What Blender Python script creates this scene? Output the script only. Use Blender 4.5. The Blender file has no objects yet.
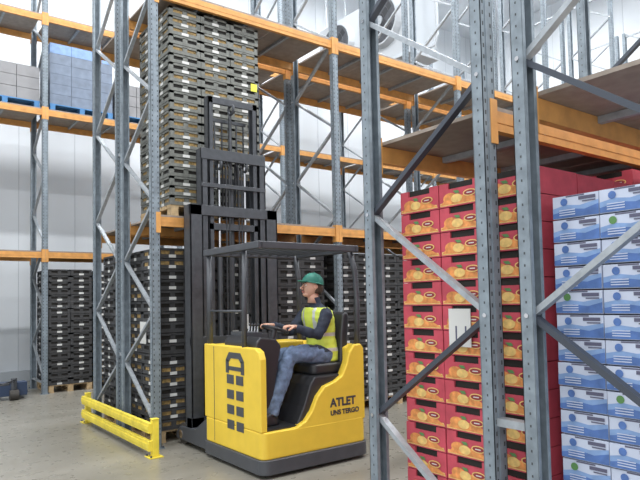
import bpy, math, random
from mathutils import Vector, Matrix, Euler
random.seed(4)
SC=bpy.context.scene
SC.view_settings.view_transform='Standard'
try: SC.view_settings.look='None'
except Exception: pass

# ---------------------------------------------------------------- materials
def mat(name,col,rough=0.6,metal=0.0,var=0.0,scale=8.0,bump=0.0,emit=0.0,alpha=None,trans=0.0):
    m=bpy.data.materials.new(name); m.use_nodes=True
    nt=m.node_tree; b=nt.nodes['Principled BSDF']
    b.inputs['Base Color'].default_value=(*col,1); b.inputs['Roughness'].default_value=rough
    b.inputs['Metallic'].default_value=metal
    tc=nt.nodes.new('ShaderNodeTexCoord'); nz=nt.nodes.new('ShaderNodeTexNoise')
    nz.inputs['Scale'].default_value=scale; nz.inputs['Detail'].default_value=5
    nt.links.new(tc.outputs['Object'],nz.inputs['Vector'])
    if var>0:
        cr=nt.nodes.new('ShaderNodeValToRGB')
        cr.color_ramp.elements[0].position=0.3; cr.color_ramp.elements[1].position=0.7
        cr.color_ramp.elements[0].color=(*[max(0,c*(1-var)) for c in col],1)
        cr.color_ramp.elements[1].color=(*[min(1,c*(1+var)) for c in col],1)
        nt.links.new(nz.outputs['Fac'],cr.inputs['Fac']); nt.links.new(cr.outputs['Color'],b.inputs['Base Color'])
    if bump>0:
        bp=nt.nodes.new('ShaderNodeBump'); bp.inputs['Strength'].default_value=bump; bp.inputs['Distance'].default_value=0.01
        nt.links.new(nz.outputs['Fac'],bp.inputs['Height']); nt.links.new(bp.outputs['Normal'],b.inputs['Normal'])
    return m

M={}
M['steel']=mat('galvanised_blue_grey',(0.21,0.25,0.285),0.55,0.2,0.22,14)
M['steel2']=mat('brace_galvanised',(0.36,0.39,0.42),0.5,0.4,0.15,20)
M['darksteel']=mat('brace_dark',(0.06,0.07,0.09),0.5,0.3)
M['hole']=mat('slot_dark',(0.05,0.055,0.06),0.8)
M['orange']=mat('beam_orange',(0.62,0.30,0.085),0.55,0.0,0.15,10)
M['deck']=mat('deck_chipboard',(0.29,0.24,0.20),0.5,0,0.15,12)
M['wall']=mat('wall_white',(0.70,0.74,0.78),0.6,0,0.02,1)
M['seam']=mat('panel_joint',(0.50,0.54,0.58),0.6)
M['white']=mat('white_enamel',(0.46,0.49,0.52),0.4)
M['yellow']=mat('truck_yellow',(0.76,0.53,0.05),0.5,0,0.05,6)
M['byellow']=mat('barrier_yellow',(0.76,0.61,0.06),0.55,0,0.15,9)
M['black']=mat('black_plastic',(0.025,0.026,0.03),0.45)
M['dgrey']=mat('truck_dark_grey',(0.065,0.07,0.08),0.45,0.1,0.1,9)
M['mgrey']=mat('mast_grey',(0.075,0.08,0.09),0.4,0.4,0.15,15)
M['chrome']=mat('piston_chrome',(0.6,0.6,0.62),0.15,1.0)
M['rubber']=mat('wheel_rubber',(0.05,0.045,0.04),0.7)
M['wood']=mat('pallet_wood',(0.50,0.36,0.20),0.75,0,0.25,14)
M['bluewood']=mat('pallet_blue',(0.06,0.20,0.42),0.65,0,0.15,9)
M['tray']=mat('tray_grey',(0.15,0.155,0.14),0.55,0,0.25,20)
M['traydk']=mat('tray_black',(0.05,0.05,0.052),0.5,0,0.2,20)
M['core']=mat('painted_hollow_shade',(0.015,0.013,0.011),0.8)  # near-black colour painted as the shade inside trays and carton gaps
M['amber']=mat('tray_fruit_amber',(0.36,0.24,0.09),0.6,0,0.5,30)
M['amberdk']=mat('tray_fruit_shaded',(0.10,0.08,0.045),0.7,0,0.7,30)
M['label']=mat('label_paper',(0.62,0.62,0.60),0.7)
M['labely']=mat('label_yellow',(0.80,0.78,0.08),0.6)
M['red']=mat('carton_red',(0.50,0.065,0.095),0.7,0,0.15,10)
M['redd']=mat('carton_red_dark',(0.26,0.03,0.035),0.6)
M['mango']=mat('carton_print_orange',(0.68,0.27,0.08),0.7,0,0.35,25)
M['mangoy']=mat('carton_print_yellow',(0.74,0.50,0.17),0.7,0,0.2,30)
M['leaf']=mat('carton_print_green',(0.10,0.24,0.08),0.6)
M['ink']=mat('carton_ink',(0.10,0.10,0.16),0.6)
M['bwhite']=mat('carton_white',(0.52,0.57,0.70),0.6,0,0.05,8)
M['bblue']=mat('carton_blue',(0.08,0.16,0.40),0.6,0,0.25,14)
M['bblue2']=mat('carton_light_blue',(0.21,0.33,0.57),0.6,0,0.15,14)
M['gbox']=mat('carton_grey',(0.25,0.25,0.26),0.7,0,0.1,5)
M['wrap']=mat('wrapped_blue_grey',(0.15,0.19,0.26),0.4,0,0.2,7)
M['jack']=mat('jack_dark_blue',(0.03,0.05,0.10),0.5)
M['skin']=mat('skin',(0.62,0.36,0.26),0.5,0,0.05,10)
M['lip']=mat('lips',(0.48,0.18,0.15),0.5)
M['hair']=mat('hair_brown',(0.06,0.035,0.02),0.7,0,0.3,60,0.5)
M['cap']=mat('cap_green',(0.03,0.20,0.15),0.6,0,0.1,20)
M['eye']=mat('eye_white',(0.8,0.8,0.8),0.3)
M['navy']=mat('jacket_navy',(0.018,0.025,0.045),0.8,0,0.3,14,0.6)
M['jean']=mat('jeans_blue',(0.12,0.17,0.27),0.85,0,0.35,18,0.5)
M['vest']=mat('hi_vis_yellow',(0.60,0.70,0.09),0.6,0,0.08,10,0.3)
M['refl']=mat('reflective_tape',(0.62,0.64,0.62),0.3,0.3)
M['text']=mat('decal_grey',(0.05,0.05,0.06),0.5)

# floor
def floor_mat():
    m=bpy.data.materials.new('floor_concrete'); m.use_nodes=True; nt=m.node_tree; b=nt.nodes['Principled BSDF']
    tc=nt.nodes.new('ShaderNodeTexCoord')
    n1=nt.nodes.new('ShaderNodeTexNoise'); n1.inputs['Scale'].default_value=0.9; n1.inputs['Detail'].default_value=8; n1.inputs['Roughness'].default_value=0.65
    n2=nt.nodes.new('ShaderNodeTexNoise'); n2.inputs['Scale'].default_value=9; n2.inputs['Detail'].default_value=6
    mp=nt.nodes.new('ShaderNodeMapping'); mp.inputs['Scale'].default_value=(0.35,1.6,1)
    nt.links.new(tc.outputs['Object'],mp.inputs['Vector'])
    nt.links.new(mp.outputs['Vector'],n1.inputs['Vector']); nt.links.new(tc.outputs['Object'],n2.inputs['Vector'])
    cr=nt.nodes.new('ShaderNodeValToRGB'); cr.color_ramp.elements[0].position=0.28; cr.color_ramp.elements[1].position=0.72
    cr.color_ramp.elements[0].color=(0.18,0.17,0.14,1); cr.color_ramp.elements[1].color=(0.28,0.265,0.23,1)
    nt.links.new(n1.outputs['Fac'],cr.inputs['Fac'])
    nt.links.new(cr.outputs['Color'],b.inputs['Base Color'])
    r=nt.nodes.new('ShaderNodeMapRange'); r.inputs['To Min'].default_value=0.18; r.inputs['To Max'].default_value=0.42
    nt.links.new(n2.outputs['Fac'],r.inputs['Value']); nt.links.new(r.outputs['Result'],b.inputs['Roughness'])
    return m
M['floor']=floor_mat()

# ---------------------------------------------------------------- mesh builder
class MB:
    def __init__(s): s.v=[];s.f=[];s.m=[];s.mats=[]
    def mi(s,k):
        if k not in s.mats: s.mats.append(k)
        return s.mats.index(k)
    def box(s,x0,x1,y0,y1,z0,z1,k,rot=None):
        b=len(s.v); i=s.mi(k)
        s.v+= [(x,y,z) for z in(z0,z1) for y in(y0,y1) for x in(x0,x1)]
        for q in((0,2,3,1),(4,5,7,6),(0,1,5,4),(2,6,7,3),(0,4,6,2),(1,3,7,5)):
            s.f.append(tuple(b+j for j in q)); s.m.append(i)
    def bar(s,p0,p1,w,h,k,up=(0,0,1)):
        p0=Vector(p0);p1=Vector(p1);t=(p1-p0).normalized();up=Vector(up)
        a=t.cross(up)
        if a.length<1e-4: a=t.cross(Vector((0,1,0)))
        a.normalize(); c=a.cross(t).normalized()
        b=len(s.v);i=s.mi(k)
        for p in(p0,p1):
            for (sa,sc) in((-1,-1),(1,-1),(1,1),(-1,1)):
                s.v.append(tuple(p+a*sa*w/2+c*sc*h/2))
        for q in((0,1,5,4),(1,2,6,5),(2,3,7,6),(3,0,4,7),(3,2,1,0),(4,5,6,7)):
            s.f.append(tuple(b+j for j in q)); s.m.append(i)
    def cyl(s,p0,p1,r,k,n=14,r1=None):
        s.tube([p0,p1],[r,r if r1 is None else r1],k,n)
    def tube(s,pts,rs,k,n=12,cap=True):
        pts=[Vector(p) for p in pts]; i=s.mi(k); b=len(s.v); prev=None
        for j,p in enumerate(pts):
            t=(pts[min(j+1,len(pts)-1)]-pts[max(j-1,0)]).normalized()
            if prev is None:
                a=t.orthogonal().normalized()
            else:
                a=(prev-t*prev.dot(t)).normalized()
            prev=a; c=t.cross(a)
            for q in range(n):
                an=2*math.pi*q/n
                s.v.append(tuple(p+(a*math.cos(an)+c*math.sin(an))*rs[j]))
        for j in range(len(pts)-1):
            for q in range(n):
                q2=(q+1)%n
                s.f.append((b+j*n+q,b+j*n+q2,b+(j+1)*n+q2,b+(j+1)*n+q)); s.m.append(i)
        if cap:
            s.f.append(tuple(b+q for q in range(n))[::-1]); s.m.append(i)
            s.f.append(tuple(b+(len(pts)-1)*n+q for q in range(n))); s.m.append(i)
    def ell(s,c,r,k,nu=16,nv=10,fn=None):
        b=len(s.v);i=s.mi(k);c=Vector(c)
        for a in range(nv+1):
            th=math.pi*a/nv
            for q in range(nu):
                ph=2*math.pi*q/nu
                p=Vector((math.sin(th)*math.cos(ph),math.sin(th)*math.sin(ph),math.cos(th)))
                if fn: p=fn(p)
                s.v.append((c.x+p.x*r[0],c.y+p.y*r[1],c.z+p.z*r[2]))
        for a in range(nv):
            for q in range(nu):
                q2=(q+1)%nu
                s.f.append((b+a*nu+q,b+(a+1)*nu+q,b+(a+1)*nu+q2,b+a*nu+q2)); s.m.append(i)
    def prism(s,pts,axis,a0,a1,k):
        i=s.mi(k); b=len(s.v); n=len(pts)
        for a in(a0,a1):
            for (p,q) in pts:
                s.v.append({'y':(p,a,q),'x':(a,p,q),'z':(p,q,a)}[axis])
        s.f.append(tuple(b+j for j in range(n))); s.m.append(i)
        s.f.append(tuple(b+n+j for j in range(n))[::-1]); s.m.append(i)
        for j in range(n):
            j2=(j+1)%n
            s.f.append((b+j,b+n+j,b+n+j2,b+j2)); s.m.append(i)
    def loft(s,rings,k,n=32,cap=True):
        i=s.mi(k); b=len(s.v)
        for (cx,cy,z,a,bb) in rings:
            for q in range(n):
                an=2*math.pi*q/n
                ca,sa=math.cos(an),math.sin(an)
                e=0.85
                s.v.append((cx+a*math.copysign(abs(ca)**e,ca),cy+bb*math.copysign(abs(sa)**e,sa),z))
        for j in range(len(rings)-1):
            for q in range(n):
                q2=(q+1)%n
                s.f.append((b+j*n+q,b+j*n+q2,b+(j+1)*n+q2,b+(j+1)*n+q)); s.m.append(i)
        if cap:
            s.f.append(tuple(b+q for q in range(n))[::-1]); s.m.append(i)
            s.f.append(tuple(b+(len(rings)-1)*n+q for q in range(n))); s.m.append(i)
    def torus(s,c,R,r,k,nrm=(0,0,1),n=28,m=8):
        c=Vector(c);nrm=Vector(nrm).normalized();a=nrm.orthogonal().normalized();d=nrm.cross(a)
        b=len(s.v);i=s.mi(k)
        for q in range(n):
            an=2*math.pi*q/n;dr=a*math.cos(an)+d*math.sin(an)
            for w in range(m):
                bn=2*math.pi*w/m
                s.v.append(tuple(c+dr*(R+r*math.cos(bn))+nrm*r*math.sin(bn)))
        for q in range(n):
            for w in range(m):
                q2=(q+1)%n;w2=(w+1)%m
                s.f.append((b+q*m+w,b+q2*m+w,b+q2*m+w2,b+q*m+w2)); s.m.append(i)
    def mesh(s,name):
        me=bpy.data.meshes.new(name); me.from_pydata(s.v,[],s.f)
        for k in s.mats: me.materials.append(M[k])
        me.polygons.foreach_set('material_index',s.m); me.update()
        import bmesh
        bm=bmesh.new(); bm.from_mesh(me); bmesh.ops.recalc_face_normals(bm,faces=bm.faces); bm.to_mesh(me); bm.free()
        return me
    def obj(s,name,parent=None,bevel=0,smooth=False,loc=None):
        return mkobj(name,s.mesh(name),parent,bevel,smooth,loc)
def mkobj(name,me,parent=None,bevel=0,smooth=False,loc=None):
    o=bpy.data.objects.new(name,me); SC.collection.objects.link(o)
    if parent: o.parent=parent
    if loc: o.location=loc
    if smooth:
        for p in me.polygons: p.use_smooth=True
    if bevel:
        md=o.modifiers.new('bev','BEVEL'); md.width=bevel; md.segments=3; md.limit_method='ANGLE'
    return o
def empty(name,loc=(0,0,0)):
    e=bpy.data.objects.new(name,None); SC.collection.objects.link(e); e.location=loc; e.empty_display_size=0.2
    return e

# ---------------------------------------------------------------- room
b=MB(); b.box(-14,18,-12,8.1,-0.2,0,'floor'); b.obj('floor')
b=MB(); b.box(-14,18,8.0,8.2,0,11.6,'wall')
x=-13.2
while x<16:
    b.box(x,x+0.012,7.994,8.0,0,11.6,'seam'); x+=1.2
b.obj('wall_back')
b=MB(); b.box(16,16.2,-12,8.0,0,11.6,'wall')
y=-11
while y<8:
    b.box(15.994,16,y,y+0.012,0,11.6,'seam'); y+=1.2
b.obj('wall_right')
b=MB(); b.box(-14,18,-12,8.2,11.6,11.8,'wall'); b.obj('ceiling')
b=MB(); b.box(-14,16,7.86,7.994,0,0.22,'seam'); b.obj('baseboard_back')

# ---------------------------------------------------------------- racks
def frame_mesh(name,D,H,flip=False,brace='steel2',phase=0):
    b=MB()
    for yy in(0,D):
        sgn=-1 if yy==0 else 1
        yw=yy+sgn*0.035
        b.box(-0.05,0.05,min(yw,yw-sgn*0.004),max(yw,yw-sgn*0.004),0,H,'steel')
        for sx in(-1,1):
            b.box(min(sx*0.05,sx*0.046),max(sx*0.05,sx*0.046),yy-0.035,yy+0.035,0,H,'steel')
            b.box(min(sx*0.05,sx*0.028),max(sx*0.05,sx*0.028),yy-sgn*0.035-0.002,yy-sgn*0.035+0.002,0,H,'steel')
        b.box(-0.014,0.014,min(yw,yw+sgn*0.004),max(yw,yw+sgn*0.004),0.02,H,'steel')
        z=0.15
        while z<H-0.1:
            for sx in(-0.031,0.031):
                b.box(sx-0.005,sx+0.005,yw+sgn*0.0002-0.0006,yw+sgn*0.0002+0.0006,z,z+0.022,'hole')
            b.box(-0.0507,-0.0498,yy-0.004,yy+0.004,z+0.02,z+0.032,'hole')
            z+=0.06
        b.box(-0.08,0.08,yy-0.07,yy+0.07,0,0.008,'steel')
        for sx in(-0.06,0.06): b.cyl((sx,yy+sgn*0.05,0),(sx,yy+sgn*0.05,0.03),0.01,'darksteel',8)
    z=0.27; k=0
    ya,yb=(0,D) if not flip else (D,0)
    while z+0.64<H:
        p0=(0,ya if k%2==0 else yb,z); p1=(0,yb if k%2==0 else ya,z+0.64)
        dk = (k%2==1)
        b.bar(p0,p1,0.03,0.045,'darksteel' if dk and brace=='mix' else 'steel2',up=(1,0,0))
        b.cyl((-0.056,p0[1],z),(0.03,p0[1],z),0.012,'chrome',8)
        z+=0.64; k+=1
    b.bar((0,0,0.2),(0,D,0.2),0.03,0.045,'steel2',up=(1,0,0))
    b.bar((0,0,H-0.1),(0,D,H-0.1),0.03,0.045,'steel2',up=(1,0,0))
    return b.mesh(name)
BAY=2.7
def rack(name,y0,D,xs,levels,H,flip=False,brace='',decks=True):
    root=empty(name,(xs[0],y0,0))
    fm=frame_mesh(name+'_frame',D,H,flip,brace)
    for i,x in enumerate(xs):
        mkobj('end_frame_%d'%i,fm,root,loc=(x-xs[0],0,0))
    b=MB()
    for x in xs[:-1]:
        xr=x-xs[0]
        for L in levels:
            for yy,sg in((0,-1),(D,1)):
                b.box(xr+0.052,xr+BAY-0.052,yy-0.024,yy+0.024,L-0.06,L+0.05,'orange')
                b.box(xr+0.052,xr+BAY-0.052,yy+sg*0.024-0.003,yy+sg*0.024+0.003,L-0.015,L+0.005,'orange')
                for xe,s2 in((xr+0.052,1),(xr+BAY-0.052,-1)):
                    b.box(min(xe,xe+s2*0.006)-0.0,max(xe,xe+s2*0.006),yy-0.04,yy+0.04,L-0.14,L+0.1,'orange')
                    b.box(min(xe+s2*0.006,xe-s2*0.05),max(xe+s2*0.006,xe-s2*0.05),yy+sg*0.04-0.004,yy+sg*0.04+0.004,L-0.14,L+0.1,'orange')
            if decks:
                n=3
                for j in range(n):
                    w=(BAY-0.12)/n
                    b.box(xr+0.06+j*w+0.004,xr+0.06+(j+1)*w-0.004,-0.02,D+0.02,L+0.052,L+0.074,'deck')
                for j in range(1,4):
                    b.box(xr+j*BAY/4-0.02,xr+j*BAY/4+0.02,0.026,D-0.026,L+0.01,L+0.05,'steel2')
    b.obj('beams_and_decks',root)
    return root
L1,L2,L3=2.6,5.32,7.15
XS=[0,2.7,5.4,8.1,10.8,13.5]
rack('pallet_rack',0.0,1.0,XS,[L1,L2],8.6)
rack('pallet_rack',1.2,1.0,XS,[L1,L2],8.6,flip=True)
rack('pallet_rack',5.46,1.0,[-5.4,-2.7]+XS,[L1,L2,L3],9.6)
rack('pallet_rack',-4.66,0.9,XS,[L1],7.4,flip=False,brace='mix')
rack('pallet_rack',-5.81,0.9,XS,[L1],7.4,flip=True,brace='mix')
b=MB()
for z in(1.0,3.6):
    b.box(-0.03,0.03,-4.91+0.036,-4.66-0.036,z-0.02,z+0.02,'steel2')
    b.box(-0.03,0.03,1.036,1.164,z-0.02,z+0.02,'steel2')
b.obj('row_spacers')

# ---------------------------------------------------------------- pallets and stacks
def pallet(b,x0,x1,y0,y1,z,k='wood'):
    h=0.14
    n=7; w=(x1-x0); 
    for j in range(n):
        yy=y0+(y1-y0)*(j+0.5)/n; ww=(y1-y0)/n*0.38
        b.box(x0,x1,yy-ww,yy+ww,z+h-0.02,z+h,k)
    for j in range(3):
        xx=[x0+0.05,(x0+x1)/2,x1-0.05][j]
        b.box(xx-0.05,xx+0.05,y0,y1,z+h-0.042,z+h-0.02,k)
        b.box(xx-0.05,xx+0.05,y0,y1,z,z+0.02,k)
        for q in range(3):
            yy=[y0+0.06,(y0+y1)/2,y1-0.06][q]
            b.box(xx-0.045,xx+0.045,yy-0.06,yy+0.06,z+0.02,z+h-0.042,k)
def tray(b,x0,x1,y0,y1,z,h,body,inner,lab,jit):
    g=0.003; x0+=g;x1-=g;y0+=g;y1-=g
    jx=random.uniform(-jit,jit);jy=random.uniform(-jit,jit);x0+=jx;x1+=jx;y0+=jy;y1+=jy
    t=0.016
    b.box(x0,x1,y0,y1,z,z+h*0.36,body)
    b.box(x0+t,x1-t,y0+t,y1-t,z+h*0.36,z+h*0.80,inner if random.random()<0.6 else 'core')  # inset block, some in near-black that stands for shade in the hollow
    for (a,c) in((x0,x0+0.05),(x1-0.05,x1)):
        for (d,e) in((y0,y0+0.05),(y1-0.05,y1)):
            b.box(a,c,d,e,z+h*0.36,z+h*0.94,body)
    xm=(x0+x1)/2; ym=(y0+y1)/2
    b.box(xm-0.03,xm+0.03,y0,y0+t,z+h*0.36,z+h*0.80,body)
    b.box(x0,x0+t,ym-0.03,ym+0.03,z+h*0.36,z+h*0.80,body)
    for(yy) in((y0,y0+t),(y1-t,y1)): b.box(x0,x1,yy[0],yy[1],z+h*0.72,z+h*0.94,body)
    for(xx) in((x0,x0+t),(x1-t,x1)): b.box(xx[0],xx[1],y0,y1,z+h*0.72,z+h*0.94,body)
    if lab:
        b.box(xm-0.045,xm+0.045,y0-0.0015,y0,z+h*0.06,z+h*0.34,lab)
        b.box(x0-0.0015,x0,ym-0.04,ym+0.04,z+h*0.06,z+h*0.34,lab)
def tray_stack_mesh(name,W,D,nx,ny,rows,h,body,inner,lab,jit=0.003,pk='wood'):
    b=MB(); pallet(b,0,W,0,D,0,pk); z=0.14
    for r in range(rows):
        for i in range(nx):
            for j in range(ny):
                tray(b,W*i/nx,W*(i+1)/nx,D*j/ny,D*(j+1)/ny,z,h,body,inner,lab if random.random()<0.8 else None,jit)
        z+=h
    return b
bA=tray_stack_mesh('dark',0.80,0.98,2,2,18,0.122,'traydk','core','label')
mA=bA.mesh('crate_stack_dark')
bA2=tray_stack_mesh('dark2',0.80,0.98,2,2,17,0.128,'traydk','amber','label')
bA2.box(-0.006,-0.002,0.35,0.55,1.15,1.42,'label')
mA2=bA2.mesh('crate_stack_dark_b')
def put(me,name,x,y,z=0): return mkobj(name,me,None,loc=(x,y,z))
for bay in range(4):
    for j in range(3):
        x=bay*BAY+0.1+j*0.85
        put(mA if (bay+j)%3 else mA2,'crate_stack',x,0.2)
        if bay<2: put(mA,'crate_stack',x,1.26)
for bay in range(0,3):
    for j in range(3):
        put(mA if j!=1 else mA2,'crate_stack',bay*BAY+0.07+j*0.83,5.48)
bT=tray_stack_mesh('tall',1.24,1.0,3,2,21,0.1155,'tray','amber','label',0.004)
bT.box(1.12,1.21,-0.006,-0.001,1.72,1.82,'labely')
put(bT.mesh('fruit_tray_stack'),'fruit_tray_stack',0.22,0.05,L1+0.078)

b=MB(); pallet(b,0,1.2,0,0.9,0,'bluewood')
for r in range(3):
    for i in range(3): b.box(i*0.4+0.005,i*0.4+0.395,0.02,0.88,0.14+r*0.22,0.14+r*0.22+0.212,'gbox'); 
mG=b.mesh('carton_stack_grey')
for x in(-2.55,-1.28): put(mG,'carton_stack',x,5.5,L2+0.076)
b=MB(); pallet(b,0,1.2,0,0.9,0,'bluewood')
for r in range(6):
    for i in range(3): b.box(i*0.4+0.003,i*0.4+0.397,0.02,0.88,0.14+r*0.2,0.14+r*0.2+0.196,'wrap' if r<5 else 'bblue2')
mW=b.mesh('carton_stack_blue')
put(mW,'carton_stack',0.1,5.5,L2+0.076)
put(mG,'carton_stack',1.4,5.5,L2+0.076)

# red mango cartons
def printed_red(b,x0,x1,y0,y1,z,h):
    g=0.004; y0+=g;y1-=g; j=random.uniform(-0.005,0.005); x0+=j
    b.box(x0,x1,y0,y1,z,z+h*0.72,'red')
    b.box(x0+0.012,x1,y0+0.012,y1-0.012,z+h*0.72,z+h*0.97,'core')  # near-black block painted as shade in the open carton top
    w=y1-y0
    for(a,c) in((y0,y0+w*0.22),(y1-w*0.22,y1)):
        b.box(x0,x1,a,c,z+h*0.72,z+h*0.97,'red')
    def quad(ya,yb,yc,yd,za,zb,k,e=0.0015):
        i=b.mi(k); n=len(b.v)
        b.v+=[(x0-e,y0+w*ya,z+h*za),(x0-e,y0+w*yb,z+h*za),(x0-e,y0+w*yc,z+h*zb),(x0-e,y0+w*yd,z+h*zb)]
        b.f.append((n,n+1,n+2,n+3)); b.m.append(i)
    def oval(yc,zc,ry,rz,k,ee):
        i=b.mi(k); n=len(b.v); N=14
        for q in range(N):
            a=2*math.pi*q/N; b.v.append((x0-ee,y0+w*(yc+ry*math.cos(a)),z+h*(zc+rz*math.sin(a))))
        b.f.append(tuple(range(n,n+N))); b.m.append(i)
    quad(0.02,0.98,0.98,0.05,0.05,0.18,'mangoy',0.001)
    quad(0.02,0.98,0.80,0.30,0.09,0.40,'mango',0.002)
    oval(0.74,0.34,0.16,0.22,'mango',0.003); oval(0.58,0.30,0.13,0.18,'mangoy',0.004)
    oval(0.28,0.44,0.15,0.14,'mangoy',0.005); oval(0.28,0.44,0.125,0.10,'redd',0.006)
    quad(0.22,0.34,0.34,0.22,0.42,0.46,'label',0.007)
    quad(0.50,0.60,0.66,0.54,0.50,0.62,'leaf',0.005)
def red_stack(name,rows,x,y,W,z0=0.14):
    b=MB(); pallet(b,0,1.2,0,W,0)
    z=z0; h=0.146
    for r in range(rows):
        for j in range(3):
            printed_red(b,0.0,0.4,W*j/3,W*(j+1)/3,z,h)
            b.box(0.41,0.8,W*j/3+0.004,W*(j+1)/3-0.004,z,z+h*0.95,'red')
            b.box(0.81,1.2,W*j/3+0.004,W*(j+1)/3-0.004,z,z+h*0.95,'red')
        z+=h
    return b
b=red_stack('red',15,0,0,0.99)
b.box(-0.016,-0.010,0.44,0.60,1.36,1.58,'label'); b.box(-0.018,-0.0161,0.47,0.48,1.40,1.48,'ink'); b.box(-0.018,-0.0161,0.54,0.55,1.40,1.48,'ink')
put(b.mesh('red_fruit_carton_stack'),'fruit_carton_stack',0.13,-4.87)
b=red_stack('red2',16,0,0,1.0)
mR2=b.mesh('red_fruit_carton_stack_b')
put(mR2,'fruit_carton_stack',1.42,-4.76); put(mR2,'fruit_carton_stack',2.85,-4.76)

# blue/white cartons
def blue_stack(rows,W):
    b=MB(); pallet(b,0,1.2,0,W,0); z=0.14; h=0.118
    for r in range(rows):
        for j in range(4):
            y0=W*j/4+0.003; y1=W*(j+1)/4-0.003; w=y1-y0; x0=random.uniform(-0.006,0.006)
            b.box(x0,1.2,y0,y1,z,z+h*0.94,'bwhite')
            def poly(pts,k,ee=0.0015):
                n=len(b.v);i=b.mi(k)
                b.v+=[(x0-ee,y0+w*p,z+h*q) for p,q in pts]; b.f.append(tuple(range(n,n+len(pts)))); b.m.append(i)
            poly([(0,0.02),(1,0.02),(1,0.44),(0.7,0.56),(0.4,0.48),(0,0.62)],'bblue2')
            poly([(0,0.02),(1,0.02),(1,0.22),(0.6,0.38),(0.3,0.30),(0,0.46)],'bblue',0.0025)
            poly([(0.06,0.70),(0.42,0.70),(0.42,0.84),(0.06,0.84)],'ink',0.0035)
            poly([(0.06,0.60),(0.34,0.60),(0.34,0.65),(0.06,0.65)],'ink',0.0035)
            for q in range(3): poly([(0.50,0.12+q*0.1),(0.85,0.12+q*0.1),(0.85,0.16+q*0.1),(0.50,0.16+q*0.1)],'bwhite',0.0035)
            poly([(0.74+0.08*math.cos(a*0.52),0.68+0.16*math.sin(a*0.52)) for a in range(12)],'bblue' if (r*5+j)%7 else 'leaf',0.0035)
            b.box(x0-0.001,x0+0.004,y0+w*0.3,y0+w*0.7,z+h*0.87,z+h*0.93,'ink')
        z+=h
    return b
mB=blue_stack(17,0.98).mesh('blue_fruit_carton_stack')
put(mB,'blue_carton_stack',0.14,-5.93); 
mB2=blue_stack(18,0.98).mesh('blue_fruit_carton_stack_b')
put(mB2,'blue_carton_stack',1.45,-5.90)

# ---------------------------------------------------------------- end barrier
root=empty('end_barrier',(0.03,0,0))
b=MB(); ya,yb=-0.38,2.16
for yy in(ya+0.03,yb-0.03):
    b.box(-0.27,-0.115,yy-0.08,yy+0.08,0,0.012,'byellow'); b.box(-0.22,-0.15,yy-0.035,yy+0.035,0.012,0.40,'byellow')
    b.box(-0.225,-0.145,yy-0.04,yy+0.04,0.40,0.41,'byellow')
    for sy in(-0.06,0.06): b.cyl((-0.25,yy+sy,0.012),(-0.25,yy+sy,0.03),0.012,'darksteel',8)
for z in(0.26,0.07):
    b.box(-0.262,-0.22,ya,yb,z,z+0.11,'byellow'); b.box(-0.27,-0.262,ya,yb,z+0.03,z+0.08,'byellow')
b.obj('rails',root,bevel=0.006)

# ---------------------------------------------------------------- evaporator
root=empty('evaporator_cooler',(7.4,3.0,7.45))
b=MB(); b.box(0,0.9,0,3.5,0,1.7,'white'); b.box(-0.03,0.93,-0.03,3.53,-0.08,0.0,'seam')
b.box(0.05,0.85,-0.012,0,0.1,1.6,'seam')
b.obj('casing',root,bevel=0.02)
b=MB()
for yy in(0.85,2.6):
    b.tube([(0.0,yy,0.95),(-0.16,yy,0.95)],[0.62,0.58],'white',28)
    b.cyl((-0.161,yy,0.95),(-0.165,yy,0.95),0.54,'dgrey',28)
    for R in(0.18,0.36,0.52): b.torus((-0.19,yy,0.95),R,0.006,'dgrey',(1,0,0),28,5)
    b.cyl((-0.166,yy,0.95),(-0.20,yy,0.95),0.12,'steel2',16)
    for a in range(5):
        an=a*2*math.pi/5
        b.bar((-0.172,yy+0.08*math.cos(an),0.95+0.08*math.sin(an)),(-0.172,yy+0.48*math.cos(an),0.95+0.48*math.sin(an)),0.16,0.006,'black',up=(1,0.2,0))
b.obj('fans',root)
b=MB()
for x in(0.1,0.8):
    for y in(0.1,3.3): b.cyl((x,y,1.7),(x,y,4.15),0.015,'steel2',8)
b.tube([(0.5,-0.02,0.1),(0.5,-0.3,0.1),(0.5,-0.4,0.3),(0.5,-0.4,4.15)],[0.03]*4,'seam',10)
b.obj('hangers',root)

# ---------------------------------------------------------------- hand pallet truck at the far left
root=empty('pallet_jack',(-0.85,5.1,0))
b=MB()
b.box(0,0.16,0.25,1.35,0.07,0.12,'jack'); b.box(0.38,0.54,0.25,1.35,0.07,0.12,'jack')
b.box(0.05,0.49,0.02,0.27,0.07,0.30,'jack'); b.cyl((0.2,-0.02,0.09),(0.34,-0.02,0.09),0.09,'rubber',16)
b.cyl((0.27,0.0,0.18),(0.27,0.0,0.38),0.05,'dgrey',12); b.tube([(0.27,0,0.34),(0.15,-0.4,0.36),(0.0,-0.75,0.38)],[0.018]*3,'black',8)
b.torus((-0.04,-0.84,0.38),0.09,0.014,'black',(0,0,1),18,6)
for x in(0.08,0.46): b.cyl((x-0.04,1.25,0.041),(x+0.04,1.25,0.041),0.04,'rubber',12)
b.obj('jack_body',root,bevel=0.004)

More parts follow.
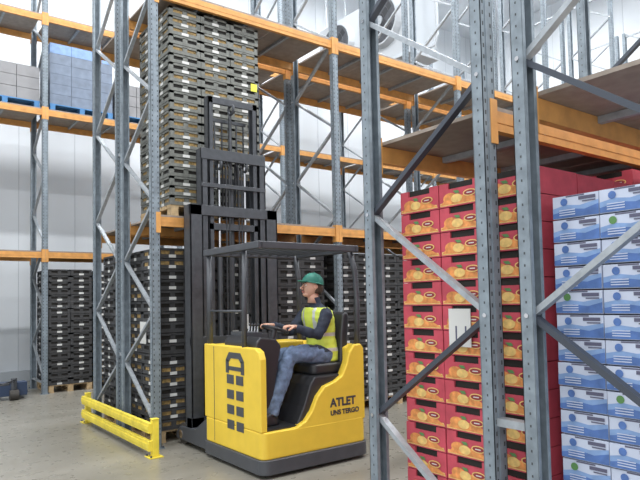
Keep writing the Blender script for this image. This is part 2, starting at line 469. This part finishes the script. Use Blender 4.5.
# ---------------------------------------------------------------- reach truck
TX=0.29
T=empty('reach_truck',(TX,-1.84,0))
W=1.27
def rrect(x0,x1,y0,y1,r,n=6):
    pts=[]
    for (cx,cy,a0) in((x1-r,y1-r,0),(x0+r,y1-r,90),(x0+r,y0+r,180),(x1-r,y0+r,270)):
        for i in range(n+1):
            a=math.radians(a0+90*i/n); pts.append((cx+r*math.cos(a),cy+r*math.sin(a)))
    return pts
b=MB(); b.prism(rrect(-0.02,W+0.02,-0.03,1.22,0.10),'z',0.035,0.17,'dgrey'); b.obj('base_skirt',T,bevel=0.008)
b=MB(); b.prism(rrect(0.0,W,0.0,1.2,0.07),'z',0.17,0.42,'yellow'); b.obj('lower_body',T,bevel=0.012)
b=MB(); b.box(0.08,0.62,0.05,0.85,0.421,0.436,'black'); b.obj('floor_mat',T)
prof=[(0.06,0.40),(0.40,0.425),(0.50,0.47),(0.58,0.56),(0.65,0.69),(0.74,0.78),(0.88,0.82),(0.97,0.87),(1.03,0.98),(1.07,1.10),(1.13,1.17),(1.22,1.18),(W-0.01,1.13),(W-0.01,0.40)]
b=MB(); b.prism(prof,'y',0.002,0.10,'yellow'); b.obj('rear_panel',T,bevel=0.015)
b=MB(); b.prism([(1.10,0.40),(1.10,1.14),(1.2,1.18),(W-0.012,1.13),(W-0.012,0.40)],'y',0.10,1.19,'yellow'); b.obj('side_hull',T,bevel=0.015)
b=MB(); b.prism([(0.42,0.42),(0.52,0.60),(0.60,0.80),(0.66,0.88),(1.10,0.88),(1.10,0.42)],'y',0.06,0.80,'black'); b.obj('seat_pedestal',T,bevel=0.02)
b=MB(); b.prism([(0.02,0.42),(0.02,1.10),(0.05,1.17),(0.12,1.20),(1.19,1.20),(1.19,0.42)],'x',0.001,0.07,'yellow'); b.obj('side_panel',T,bevel=0.012)
b=MB(); b.box(0.07,1.10,0.86,1.185,0.42,1.19,'yellow'); b.obj('battery_hood',T,bevel=0.02)
b=MB()
for i in range(1,5):
    z=1.02-i*0.15
    for (y0,y1) in((0.34,0.48),(0.53,0.67)):
        b.box(-0.004,0.0,y0,y1,z-0.045,z+0.045,'dgrey')
for (y0,y1) in((0.32,0.38),(0.63,0.69)): b.box(-0.004,0,y0,y1,0.93,1.06,'dgrey')
b.prism([(0.32,1.06),(0.39,1.14),(0.62,1.14),(0.69,1.06),(0.63,1.04),(0.585,1.08),(0.425,1.08),(0.38,1.04)],'x',-0.004,0,'dgrey')
b.box(-0.004,0,0.37,0.64,0.96,1.0,'dgrey')
b.box(-0.002,0.001,0.955,0.962,0.2,1.18,'dgrey')
b.obj('side_louvres',T)
b=MB(); b.prism([(0.07,0.6),(0.07,1.24),(0.12,1.30),(0.30,1.27),(0.36,1.20),(0.24,0.6)],'y',0.20,0.86,'black'); b.obj('console',T,bevel=0.02)
b=MB(); wc=Vector((0.33,0.27,1.36)); wn=Vector((0.35,0,1)).normalized()
b.torus(wc,0.13,0.013,'black',wn); b.cyl(wc-wn*0.12,wc,0.025,'black'); 
for a in(0,2.1,4.2):
    d=Vector((math.cos(a),math.sin(a),0)); d=(d-wn*d.dot(wn)).normalized()
    b.bar(wc,wc+d*0.13,0.02,0.01,'black',up=tuple(wn))
b.box(0.14,0.32,0.50,0.84,1.27,1.33,'dgrey')
for yy in(0.56,0.62,0.68,0.74): b.cyl((0.3,yy,1.32),(0.31,yy,1.39),0.008,'chrome',8); b.ell((0.31,yy,1.40),(0.016,0.016,0.016),'black',10,6)
b.obj('steering_and_levers',T,smooth=False)
b=MB(); b.prism(rrect(0.70,1.12,0.14,0.62,0.07),'z',0.88,0.99,'black'); b.obj('seat_cushion',T,bevel=0.03)
b=MB(); b.prism([(1.07,0.96),(1.16,0.96),(1.21,1.46),(1.18,1.52),(1.12,1.50),(1.09,1.30)],'y',0.16,0.60,'black'); b.obj('seat_back',T,bevel=0.03)
b=MB()
zt=2.18
b.tube([(0.03,0.36,1.18),(0.035,0.36,1.7),(0.045,0.36,zt)],[0.026]*3,'dgrey',10)
b.tube([(0.04,1.12,1.18),(0.04,1.12,zt)],[0.03]*2,'dgrey',10)
b.tube([(1.22,0.06,1.12),(1.235,0.06,1.6),(1.22,0.07,1.95),(1.17,0.10,zt)],[0.03]*4,'dgrey',10)
b.tube([(1.22,1.12,1.12),(1.22,1.12,1.9),(1.18,1.12,zt)],[0.03]*3,'dgrey',10)
b.tube([(0.037,0.36,1.55),(0.038,1.12,1.55)],[0.012]*2,'dgrey',8)
b.obj('guard_posts',T,smooth=True)
b=MB()
for (p0,p1) in(((0.02,0.04,zt),(1.2,0.04,zt)),((0.02,1.14,zt),(1.2,1.14,zt)),((0.02,0.01,zt),(0.02,1.17,zt)),((1.2,0.01,zt),(1.2,1.17,zt))):
    b.bar(p0,p1,0.06,0.07,'dgrey')
for i in range(1,9): b.bar((0.05+i*0.127,0.06,zt+0.01),(0.05+i*0.127,1.12,zt+0.01),0.02,0.035,'dgrey')
b.obj('guard_roof',T,bevel=0.012)
b=MB()
for x0 in(0.0,W-0.2):
    b.prism([(1.15,0.06),(1.15,0.40),(1.26,0.34),(1.44,0.24),(1.86,0.21),(1.96,0.13),(1.96,0.06)],'x',x0,x0+0.2,'dgrey')
b.obj('support_legs',T,bevel=0.012)
b=MB()
for x0 in(0.03,W-0.17):
    b.cyl((x0,1.82,0.125),(x0+0.14,1.82,0.125),0.123,'rubber',24); b.cyl((x0-0.034,1.82,0.125),(x0,1.82,0.125),0.05,'chrome',16)
b.cyl((0.25,0.35,0.16),(0.40,0.35,0.16),0.158,'rubber',24)
b.obj('wheels',T)
def chan(b,x,y,z0,z1,w,d,k,open_=1):
    b.box(x-w/2,x+w/2,y-d/2,y-d/2+0.016,z0,z1,k); b.box(x-w/2,x+w/2,y+d/2-0.016,y+d/2,z0,z1,k)
    xx=x-open_*w/2; b.box(min(xx,xx+open_*0.02),max(xx,xx+open_*0.02),y-d/2,y+d/2,z0,z1,k)
b=MB(); my=1.62
for x,o in((0.085,1),(1.12,-1)): chan(b,x,my,0.08,2.78,0.15,0.17,'mgrey',o)
b.box(0.01,1.195,my-0.085,my-0.045,2.66,2.78,'mgrey'); b.box(0.01,1.195,my-0.075,my-0.045,1.15,1.25,'mgrey'); b.box(0.01,1.195,my-0.085,my+0.05,0.10,0.34,'mgrey')
b.obj('mast_outer',T,bevel=0.004)
b=MB()
for x,o in((0.205,1),(1.0,-1)): chan(b,x,my,0.3,3.46,0.08,0.14,'mgrey',o)
b.box(0.165,1.04,my-0.075,my-0.045,3.33,3.46,'mgrey'); b.box(0.165,1.04,my-0.075,my-0.045,3.0,3.05,'mgrey')
b.obj('mast_middle',T,bevel=0.004)
b=MB()
for x,o in((0.30,1),(0.91,-1)): chan(b,x,my,1.2,4.10,0.065,0.11,'mgrey',o)
b.box(0.27,0.94,my-0.055,my-0.03,4.02,4.10,'mgrey'); b.box(0.27,0.94,my-0.055,my-0.03,2.5,2.58,'mgrey')
b.obj('mast_inner',T,bevel=0.004)
b=MB()
for x in(0.43,0.78):
    b.cyl((x,my,0.3),(x,my,2.2),0.032,'dgrey',14); b.cyl((x,my,2.2),(x,my,3.3),0.018,'chrome',12)
b.cyl((0.605,my+0.03,1.3),(0.605,my+0.03,3.0),0.035,'dgrey',14); b.cyl((0.605,my+0.03,3.0),(0.605,my+0.03,3.95),0.02,'dgrey',12)
for x in(0.50,0.54,0.67,0.71):
    b.tube([(x,my-0.06,0.5),(x,my-0.05,1.8),(x,my-0.05,3.25),(x,my-0.01,3.42),(x,my+0.04,3.3),(x,my+0.04,2.7)],[0.011]*6,'black',8)
b.torus((0.605,my,4.0),0.06,0.018,'dgrey',(1,0,0)); b.torus((0.43,my,3.3),0.06,0.018,'dgrey',(1,0,0)); b.torus((0.78,my,3.3),0.06,0.018,'dgrey',(1,0,0))
b.obj('cylinders_and_hoses',T)
b=MB(); fz=L1+0.078+0.045
b.box(0.25,0.96,my+0.10,my+0.14,fz-0.02,fz+0.10,'mgrey'); b.box(0.25,0.96,my+0.10,my+0.14,fz+0.36,fz+0.44,'mgrey')
for x in(0.3,0.9): b.box(x-0.025,x+0.025,my+0.09,my+0.13,fz,fz+0.44,'mgrey')
for x in(0.27,0.83):
    b.box(x,x+0.10,my+0.14,my+0.18,fz,fz+0.42,'mgrey'); 
    b.box(x,x+0.10,my+0.14,my+1.2,fz,fz+0.035,'mgrey')
for i in range(6): b.box(0.33+i*0.1,0.345+i*0.1,my+0.11,my+0.125,fz+0.44,fz+1.15,'mgrey')
b.box(0.31,0.87,my+0.105,my+0.13,fz+1.13,fz+1.17,'mgrey')
b.obj('fork_carriage',T)
b=MB(); b.box(0.20,1.07,1.2,1.5,0.12,0.30,'dgrey'); b.box(0.45,0.80,1.2,1.5,0.30,0.8,'dgrey'); b.obj('reach_carriage',T,bevel=0.01)
def text(s,size,loc,rot,k,name):
    c=bpy.data.curves.new(name,'FONT'); c.body=s; c.size=size; c.extrude=0.001; c.offset=0.004*size/0.1
    c.materials.append(M[k]); o=bpy.data.objects.new(name,c); SC.collection.objects.link(o); o.parent=T
    o.location=loc; o.rotation_euler=rot
text('ATLET',0.115,(0.80,-0.001,0.57),(math.pi/2,0,0),'text','decal_maker')
text('UNS TERGO',0.068,(0.80,-0.001,0.485),(math.pi/2,0,0),'text','decal_type')
b=MB(); b.box(0.058,0.066,0.337,0.383,1.38,1.52,'label'); b.obj('post_label',T)

# ---------------------------------------------------------------- driver
DRV=empty('forklift_driver',(TX,-1.84,0))
cv=0.37
def lerp(a,b,t): return a+(b-a)*t
tor=[(0.99,0.96,0.10,0.14),(0.99,1.02,0.125,0.17),(0.985,1.12,0.125,0.172),(0.975,1.24,0.112,0.155),(0.957,1.36,0.117,0.172),(0.94,1.46,0.115,0.190),(0.93,1.52,0.10,0.188),(0.92,1.565,0.075,0.14),(0.91,1.60,0.058,0.075)]
def torrings(off,z0,z1,n):
    out=[]
    for i in range(n+1):
        z=lerp(z0,z1,i/n)
        for a,c in zip(tor[:-1],tor[1:]):
            if a[1]<=z<=c[1]+1e-9:
                t=(z-a[1])/(c[1]-a[1]); out.append((lerp(a[0],c[0],t),cv,z,lerp(a[2],c[2],t)+off,lerp(a[3],c[3],t)+off)); break
    return out
b=MB(); b.loft(torrings(0,0.96,1.60,24),'navy',32)
b.tube([(0.915,cv,1.56),(0.90,cv,1.63),(0.89,cv,1.685)],[0.066,0.064,0.060],'navy',16)
armL=[(0.925,cv-0.165,1.525),(0.90,cv-0.20,1.49),(0.83,cv-0.235,1.39),(0.755,cv-0.245,1.29),(0.66,cv-0.225,1.315),(0.53,cv-0.18,1.375)]
armR=[(0.925,cv+0.165,1.525),(0.90,cv+0.20,1.49),(0.82,cv+0.22,1.39),(0.74,cv+0.23,1.31),(0.64,cv+0.22,1.34),(0.50,cv+0.20,1.385)]
for arm in(armL,armR): b.tube(arm,[0.062,0.072,0.063,0.058,0.054,0.040],'navy',16)
legL=[(0.98,cv-0.10,1.06),(0.86,cv-0.115,1.075),(0.66,cv-0.13,1.10),(0.50,cv-0.135,1.095),(0.44,cv-0.14,1.03),(0.38,cv-0.145,0.86),(0.29,cv-0.15,0.66),(0.23,cv-0.155,0.53)]
legR=[(0.98,cv+0.10,1.06),(0.86,cv+0.11,1.07),(0.68,cv+0.11,1.075),(0.55,cv+0.10,1.07),(0.50,cv+0.10,1.01),(0.46,cv+0.10,0.86),(0.42,cv+0.10,0.66),(0.40,cv+0.10,0.53)]
for leg in(legL,legR): b.tube(leg,[0.098,0.102,0.094,0.084,0.079,0.076,0.068,0.066],'jean',18)
me=b.mesh('tmp'); o=mkobj('body',me,DRV)
md=o.modifiers.new('r','REMESH'); md.mode='VOXEL'; md.voxel_size=0.011; md.use_smooth_shade=True
md=o.modifiers.new('s','SMOOTH'); md.iterations=6; md.factor=0.5
tx=bpy.data.textures.new('folds','CLOUDS'); tx.noise_scale=0.07
md=o.modifiers.new('d','DISPLACE'); md.texture=tx; md.strength=0.026; md.mid_level=0.5
bpy.context.view_layer.update()
ev=o.evaluated_get(bpy.context.evaluated_depsgraph_get()); nm=bpy.data.meshes.new_from_object(ev)
o.modifiers.clear(); o.data=nm; nm.materials.clear()
for k in('navy','jean'): nm.materials.append(M[k])
for p in nm.polygons:
    c=p.center; p.use_smooth=True
    p.material_index=1 if (c.z<1.165 and (c.x<0.86 or c.z<1.10) and not (c.z>1.14 and c.x>0.8)) or (c.x<0.7 and c.z<1.2) else 0
b=MB(); b.loft(torrings(0.020,1.0,1.565,60),'vest',64,cap=False)
me=b.mesh('vest'); me.materials.append(M['refl'])
for p in me.polygons:
    c=p.center; p.use_smooth=True
    if 1.10<c.z<1.145 or 1.26<c.z<1.30 : p.material_index=1
    if 0.075<abs(c.y-cv)<0.115 and c.z>1.30: p.material_index=1
o=mkobj('vest',me,DRV); md=o.modifiers.new('so','SOLIDIFY'); md.thickness=0.008
md=o.modifiers.new('d','DISPLACE'); md.texture=tx; md.strength=0.02
b=MB()
for (x,y) in((0.23,cv-0.155),(0.40,cv+0.10)):
    b.loft([(x-0.06,y,0.438,0.145,0.05),(x-0.06,y,0.46,0.147,0.052),(x-0.05,y,0.49,0.13,0.05),(x-0.02,y,0.52,0.09,0.046),(x,y,0.56,0.056,0.05)],'black',20)
b.obj('shoes',DRV,smooth=True)
def hand(name,wr,fw,dn,side,grip):
    wr=Vector(wr);fw=Vector(fw).normalized();dn=Vector(dn);dn=(dn-fw*dn.dot(fw)).normalized();sd=fw.cross(dn).normalized()*side
    b=MB()
    rings=[(-0.02,0.026,0.020),(0.0,0.027,0.019),(0.03,0.036,0.017),(0.06,0.042,0.015),(0.085,0.040,0.012)]
    n=14;i=b.mi('skin');bs=len(b.v)
    for (t,a,c) in rings:
        for q in range(n):
            an=2*math.pi*q/n; b.v.append(tuple(wr+fw*t+sd*a*math.cos(an)+dn*c*math.sin(an)))
    for j in range(len(rings)-1):
        for q in range(n):
            q2=(q+1)%n; b.f.append((bs+j*n+q,bs+j*n+q2,bs+(j+1)*n+q2,bs+(j+1)*n+q)); b.m.append(i)
    b.f.append(tuple(bs+q for q in range(n))); b.m.append(i); b.f.append(tuple(bs+(len(rings)-1)*n+q for q in range(n))); b.m.append(i)
    for k,(off,ln) in enumerate(((-0.031,0.068),(-0.010,0.078),(0.011,0.073),(0.031,0.058))):
        p=wr+fw*0.078+sd*off; pts=[p-fw*0.01]; ang=grip*0.35; 
        for seg,fr in enumerate((0.42,0.32,0.26)):
            p=p+(fw*math.cos(ang)+dn*math.sin(ang))*ln*fr; pts.append(p.copy()); ang+=grip
        b.tube(pts,[0.0095,0.0092,0.0083,0.0065],'skin',10)
    p=wr+fw*0.02-sd*0.028
    b.tube([p,p+fw*0.025-sd*0.022+dn*0.012,p+fw*0.05-sd*0.026+dn*0.03,p+fw*0.066-sd*0.018+dn*0.045],[0.013,0.012,0.0105,0.008],'skin',10)
    b.obj(name,DRV,smooth=True)
hand('hand_left',(0.515,cv-0.175,1.382),(-1,0.15,0.12),(0,0.0,-1),-1,0.95)
hand('hand_right',(0.485,cv+0.20,1.392),(-1,0.05,0.12),(0,0,-1),1,0.8)
H=empty('head',(0.870,cv,1.787)); H.parent=DRV; H.scale=(1.06,1.06,1.06)
H.rotation_euler=Euler((0,math.radians(-10),math.radians(180-16)),'XYZ')
def hf(p):
    q=p.copy()
    if q.z<0:
        t=-q.z; q.y*=1-0.34*t*t; q.x=q.x*(1-0.12*t) + 0.10*t*(1 if q.x>-0.3 else 0.2)
        if q.x<0: q.x*=1-0.35*t
    if q.x>0.55: q.x=0.55+(q.x-0.55)*0.7
    return q
b=MB(); b.ell((0,0,0),(0.100,0.077,0.118),'skin',36,28,hf)
b.ell((0.045,0,-0.085),(0.04,0.04,0.026),'skin',16,10)
b.tube([(-0.02,0,-0.05),(-0.03,0,-0.10),(-0.035,0,-0.16)],[0.055,0.052,0.055],'skin',18)
b.tube([(0.086,0,0.012),(0.100,0,-0.012),(0.114,0,-0.030),(0.096,0,-0.040)],[0.007,0.009,0.013,0.009],'skin',10)
for s in(-1,1):
    b.ell((0.098,s*0.009,-0.036),(0.010,0.007,0.007),'skin',10,6)
    b.ell((0.078,s*0.031,0.006),(0.012,0.014,0.009),'eye',12,8); b.ell((0.0885,s*0.032,0.006),(0.004,0.006,0.006),'black',10,6)
    b.tube([(0.088,s*0.014,0.024),(0.091,s*0.03,0.029),(0.080,s*0.047,0.024)],[0.004,0.005,0.003],'hair',8)
    b.tube([(0.086,s*0.018,0.014),(0.090,s*0.032,0.016),(0.080,s*0.045,0.010)],[0.004,0.004,0.003],'skin',8)
    b.ell((-0.008,s*0.078,-0.002),(0.018,0.008,0.030),'skin',12,8); b.torus((-0.010,s*0.083,0.002),0.018,0.005,'skin',(0,1,0),16,6)
b.tube([(0.083,-0.024,-0.062),(0.094,-0.008,-0.059),(0.094,0.008,-0.059),(0.083,0.024,-0.062)],[0.003,0.006,0.006,0.003],'lip',8)
b.tube([(0.083,-0.020,-0.068),(0.092,0,-0.071),(0.083,0.020,-0.068)],[0.003,0.006,0.003],'lip',8)
o=b.obj('head_skin',DRV,smooth=True); o.parent=H
b=MB()
b.ell((-0.018,0,-0.002),(0.100,0.082,0.108),'hair',24,16,lambda p: Vector((min(p.x,0.02),p.y,max(p.z,-0.55))))
o=b.obj('hair',DRV,smooth=True); o.parent=H
b=MB()
def capf(p): return Vector((p.x,p.y,max(p.z,0.0)))
b.ell((-0.004,0,0.034),(0.115,0.094,0.110),'cap',32,20,capf)
b.torus((-0.004,0,0.038),0.1,0.008,'cap',(0,0,1),28,6)
b.prism([(0.08,-0.075),(0.13,-0.062),(0.150,-0.03),(0.155,0),(0.150,0.03),(0.13,0.062),(0.08,0.075)],'z',0.034,0.042,'cap')
b.ell((-0.004,0,0.146),(0.012,0.012,0.006),'cap',10,6)
o=b.obj('cap',DRV,smooth=True); o.parent=H

# ---------------------------------------------------------------- lights
root=empty('ceiling_luminaires',(0,0,11.3))
def area(x,y,z,sx,sy,e,col=(0.98,0.99,1.0)):
    l=bpy.data.lights.new('lamp','AREA'); l.shape='RECTANGLE'; l.size=sx; l.size_y=sy; l.energy=e; l.color=col
    o=bpy.data.objects.new('lamp',l); SC.collection.objects.link(o); o.location=(x,y,z-11.3); o.parent=root
b=MB()
for x in(-6,-1.5,3,7.5,12):
    for y in(-9,-2.0,4.0):
        area(x,y,11.1,2.4,0.5,340)
        b.box(x-1.25,x+1.25,y-0.28,y+0.28,-0.16,-0.10,'white')
        b.cyl((x-1,y,-0.10),(x-1,y,0.3),0.01,'steel2',6); b.cyl((x+1,y,-0.10),(x+1,y,0.3),0.01,'steel2',6)
b.obj('housings',root)
l=bpy.data.lights.new('left_fill','AREA'); l.shape='RECTANGLE'; l.size=7; l.size_y=4.5; l.energy=280; l.color=(0.93,0.97,1.0)  # unseen area light added at camera left to brighten the cartons
o=bpy.data.objects.new('left_fill',l); SC.collection.objects.link(o); o.location=(-9.5,-9.0,3.2)
o.rotation_euler=(Vector((1.5,-0.5,1.8))-Vector(o.location)).to_track_quat('-Z','Y').to_euler()
w=bpy.data.worlds.new('World'); SC.world=w; w.use_nodes=True
w.node_tree.nodes['Background'].inputs['Color'].default_value=(0.92,0.96,1.0,1); w.node_tree.nodes['Background'].inputs['Strength'].default_value=1.1

# ---------------------------------------------------------------- camera
cam=bpy.data.cameras.new('camera'); co=bpy.data.objects.new('camera',cam); SC.collection.objects.link(co); SC.camera=co
cam.sensor_width=36; cam.lens=33.75; cam.shift_y=0.048; cam.clip_end=100
R=Matrix.Rotation(math.radians(-36.87),4,'Z')@Matrix.Rotation(math.radians(90+2.75),4,'X')@Matrix.Rotation(math.radians(-1.2),4,'Z')
co.matrix_world=Matrix.Translation((-2.62,-6.66,1.65))@R
